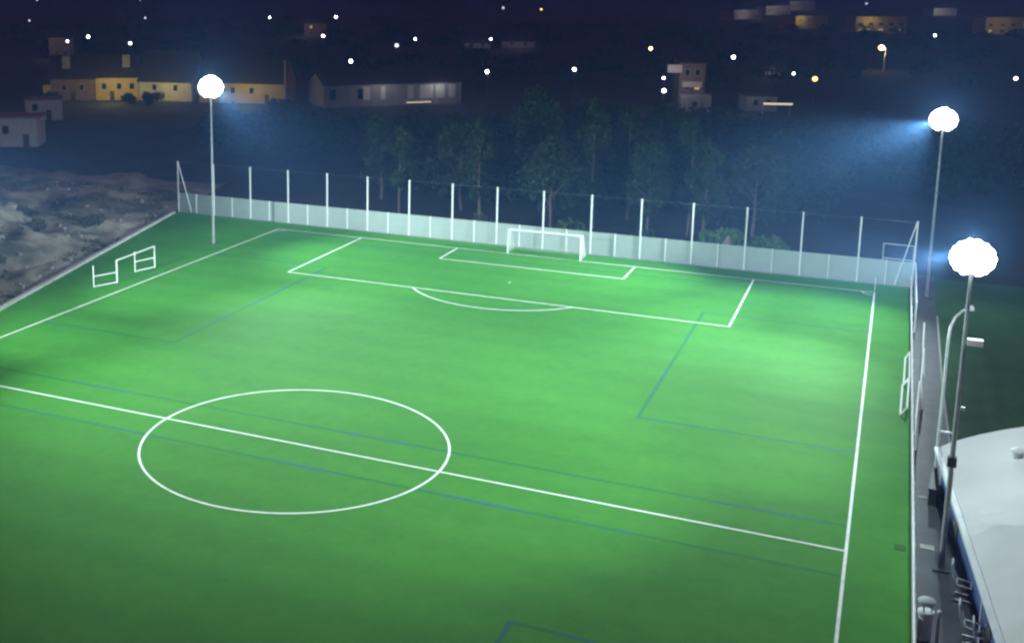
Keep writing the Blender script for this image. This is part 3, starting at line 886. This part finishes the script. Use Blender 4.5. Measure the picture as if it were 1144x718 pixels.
# point lights without fixtures, added to brighten those walls
def facade_fill(x, y, z, e, c=SOD, s=.25):
    light('town_fill_and_lamp_light', 'POINT', (x, y, z), e, c, s)
TL = .8
for (x, y, z, e, c) in (
    (-129.5, 101.5, 4.5, 1500, SOD), (-119, 107, 4.2, 800, SOD), (-100.5, 109.5, 4.2, 1100, SOD),
    (-140, 96, 4, 200, (1,.7,.45)), (-147, 100.5, 3, 160, SOD),
    (-70, 121, 5, 330, (.95,.9,.85)), (-61, 131, 5, 300, (.95,.9,.85)),
    (-12, 138, 8, 900, (1,.88,.8)), (5, 143.5, 4.6, 260, (.95,.95,1)),
    (16, 583, 7, 1500, SOD), (80, 600, 7, 1300, SOD), (-22, 636, 7, 1500, SOD), (-68, 800, 8, 3000, (1,.92,.85)), (-62, 925, 8, 3500, (1,.92,.85)),
    (-58, 1112, 9, 4000, (1,.92,.85)), (62, 990, 8, 6000, (1,.92,.85)),
    (-237, 211, 6, 700, (1,.75,.6)), (-238, 404, 6, 1500, (1,.7,.5)), (-124, 333, 5, 600, (.9,.9,1)), (-112, 350, 5, 600, (.9,.9,1)), (-3, 243, 4, 500, (.95,.95,1))):
    facade_fill(x, y, z, e*TL, c)

# street lamps with lit heads
def lamp_proto(mat, r):
    r *= .85
    t = thing('street_lamp', 'x', 'street lamp', (0,0,-.16), 0, 'lit street lamps of the town')
    MB().tube([(0,0,0),(0,0,6.6)], .09, 8, .06).build('pole', M['dark_steel'], t)
    MB().tube([(0,0,6.6),(0,-.35,6.95),(0,-.8,7.05)], .05, 6).build('arm', M['dark_steel'], t)
    MB().lathe((0,-.95,7.05), [(.02,-.9*r),(.6*r,-.75*r),(r,-.2*r),(.95*r,.3*r),(.5*r,.85*r),(.02,r)], 12).build('lamp_head', M[mat], t)
    return t
cache = {}
def street_lamp(x, y, mat, r, label, rz=0):
    k = (mat, r)
    if k not in cache:
        t = lamp_proto(mat, r); cache[k] = t
        t.location = (x, y, -.16); t.rotation_euler = (0,0,rz); t['label'] = label
        return t
    return dup(cache[k], (x, y, -.16), rz, label)
W_, D_, O_, Y_ = 'lit_white', 'lit_dim', 'lit_warm', 'lit_yellow'
for (x, y, mt, r, lab) in (
    (-375.7, 360.9, D_, .7, 'faint white street lamp at the far upper left, nearest the left edge'),
    (-224.5, 204.7, W_, .55, 'white street lamp at the upper left, left one of the pair above the left chimney'),
    (-238.6, 233.8, W_, .55, 'white street lamp at the upper left, right one of the pair above the left chimney'),
    (-350.6, 426.9, D_, .8, 'faint white street lamp high above the yellow barn wing'),
    (-199.0, 205.1, W_, .5, 'white street lamp just above the right chimney of the farmhouse'),
    (-142.8, 153.9, W_, .42, 'white street lamp just left above the left floodlight'),
    (-294.7, 468.4, W_, .8, 'white street lamp high to the right of the left floodlight'),
    (-800, 865, D_, 1.0, 'faint street lamp cut by the top edge at far left'),
    (-711, 925, D_, 1.0, 'faint street lamp cut by the top edge above the barn wing'),
    (-265.8, 494.8, W_, .8, 'white street lamp above the reddish house left of centre'),
    (-166.2, 281.1, W_, .62, 'white street lamp just below the reddish house left of centre'),
    (-96.9, 159.6, W_, .45, 'white street lamp above the left end of the long hall'),
    (-115.9, 233.8, D_, .7, 'small white street lamp above the middle of the long hall, left one of two'),
    (-126.4, 275.1, W_, .62, 'white street lamp above the middle of the long hall, right one of two'),
    (-102.5, 287.9, W_, .6, 'white street lamp between the two low bungalows'),
    (-54.4, 142.5, W_, .42, 'white street lamp just right of the long hall'),
    (-38.4, 158.5, W_, .42, 'lone white street lamp in the dark middle above the goal'),
    (-254.9, 770.5, D_, 1.0, 'faint white street lamp near the top edge at centre'),
    (-215.9, 742.0, Y_, 1.2, 'yellowish street lamp near the top edge at centre'),
    (-39.5, 254.2, O_, .62, 'warm yellow street lamp above the stepped house'),
    (-15.0, 143.2, W_, .42, 'white street lamp by the upper balcony of the stepped house'),
    (-9.4, 113.2, W_, .38, 'white street lamp at the foot of the stepped house'),
    (-11.0, 222.8, W_, .5, 'white street lamp right of the stepped house, standing alone'),
    (8.9, 169.2, W_, .4, 'white street lamp right of the small slanting roof'),
    (14.3, 155.4, Y_, .55, 'yellow street lamp close to the right of a white one'),
    (-61.3, 1160, W_, 1.0, 'white street lamp at the top edge right of the climbing row'),
    (-4.8, 1140, D_, 1.1, 'faint white street lamp at the top edge above the wide ochre block'),
    (41.5, 397.8, W_, .7, 'white street lamp above the far right floodlight'),
    (53.0, 176.6, W_, .42, 'white street lamp at the right edge of the picture')):
    street_lamp(x, y, mt, round(r*rnd.choice((.75, .95, 1.1)), 2), lab, R(8))
tall = thing('tall_street_lamp', 'tall warm street lamp with a visible pole under the wide ochre block', 'street lamp', (25.9, 288.7, -.16), R(-60))
MB().tube([(0,0,0),(0,0,7.0)], .16, 8, .11).build('pole', M['render_pale'], tall)
MB().tube([(0,0,7.0),(0,-.5,7.3),(0,-1.1,7.4)], .1, 6).build('arm', M['render_pale'], tall)
MB().lathe((0,-1.3,7.3), [(.02,-.75),(.5,-.6),(.85,-.1),(.75,.35),(.3,.7),(.02,.8)], 12).build('lamp_head', M['lit_warm'], tall)
light('town_fill_and_lamp_light', 'POINT', (25.2, 287.2, 6.3), 900, SOD, .4)
ul = thing('tall_pole_lamp', 'tall pale unlit lamp post at the right end of the yellow barn', 'street lamp', (-93.0, 116.6, -.16))
MB().tube([(0,0,0),(0,0,9.6)], .22, 8, .14).build('pole', M['render_pale'], ul)
MB().box(-.1, -.9, 9.6, .3, .3, 9.78).build('lamp_head', M['render_pale'], ul)

# ------------------------------------------------------------------ haze
hz = MB().box(-3400, -3400, -2.4, 3400, 3400, 45)
m = bpy.data.materials.new('haze_air'); m.use_nodes = True
nt = m.node_tree
for n in list(nt.nodes):
    if n.type != 'OUTPUT_MATERIAL': nt.nodes.remove(n)
out = [n for n in nt.nodes if n.type == 'OUTPUT_MATERIAL'][0]
pv = nt.nodes.new('ShaderNodeVolumePrincipled')
pv.inputs['Color'].default_value = (.20, .46, 1.0, 1)
pv.inputs['Density'].default_value = .00085  # haze also tuned so its glow imitates lens bloom
pv.inputs['Anisotropy'].default_value = .0
for nm in ('Color Attribute', 'Density Attribute', 'Temperature Attribute'):
    if nm in pv.inputs: pv.inputs[nm].default_value = ''
nt.links.new(pv.outputs['Volume'], out.inputs['Volume'])
tag(hz.build('haze', m), 'thin night haze, its glow standing in for lens glare around the floodlights', 'haze', kind='stuff')

# ------------------------------------------------------------------ night sky and faint moon
w = bpy.data.worlds.new('World'); scene.world = w; w.use_nodes = True
nt = w.node_tree
bgn = nt.nodes['Background']
sky = nt.nodes.new('ShaderNodeTexSky'); sky.sky_type = 'NISHITA'; sky.sun_disc = False
sky.sun_elevation = R(-3.0); sky.sun_rotation = R(150)
mx = nt.nodes.new('ShaderNodeMixRGB'); mx.blend_type = 'ADD'; mx.inputs['Fac'].default_value = 1
mx.inputs['Color2'].default_value = (1.75, .12, 1.0, 1)
nt.links.new(sky.outputs['Color'], mx.inputs['Color1'])
nt.links.new(mx.outputs['Color'], bgn.inputs['Color'])
bgn.inputs['Strength'].default_value = .035
sd = bpy.data.lights.new('moon', 'SUN'); sd.energy = .004; sd.angle = R(.5); sd.color = (.8, .88, 1.0)
so = bpy.data.objects.new('moon', sd); COL.objects.link(so); so.location = (0, 0, 40); so.rotation_euler = (R(50), 0, R(150))

# ------------------------------------------------------------------ render settings
scene.render.engine = 'CYCLES'
scene.cycles.use_denoising = True
scene.cycles.volume_bounces = 0
scene.cycles.max_bounces = 4
scene.cycles.diffuse_bounces = 2
scene.cycles.glossy_bounces = 2
scene.cycles.sample_clamp_indirect = 5
scene.cycles.filter_width = 2.5
scene.view_settings.view_transform = 'Standard'
scene.view_settings.look = 'None'
scene.view_settings.exposure = 0.0
scene.view_settings.gamma = 1.0
scene.view_settings.use_curve_mapping = False
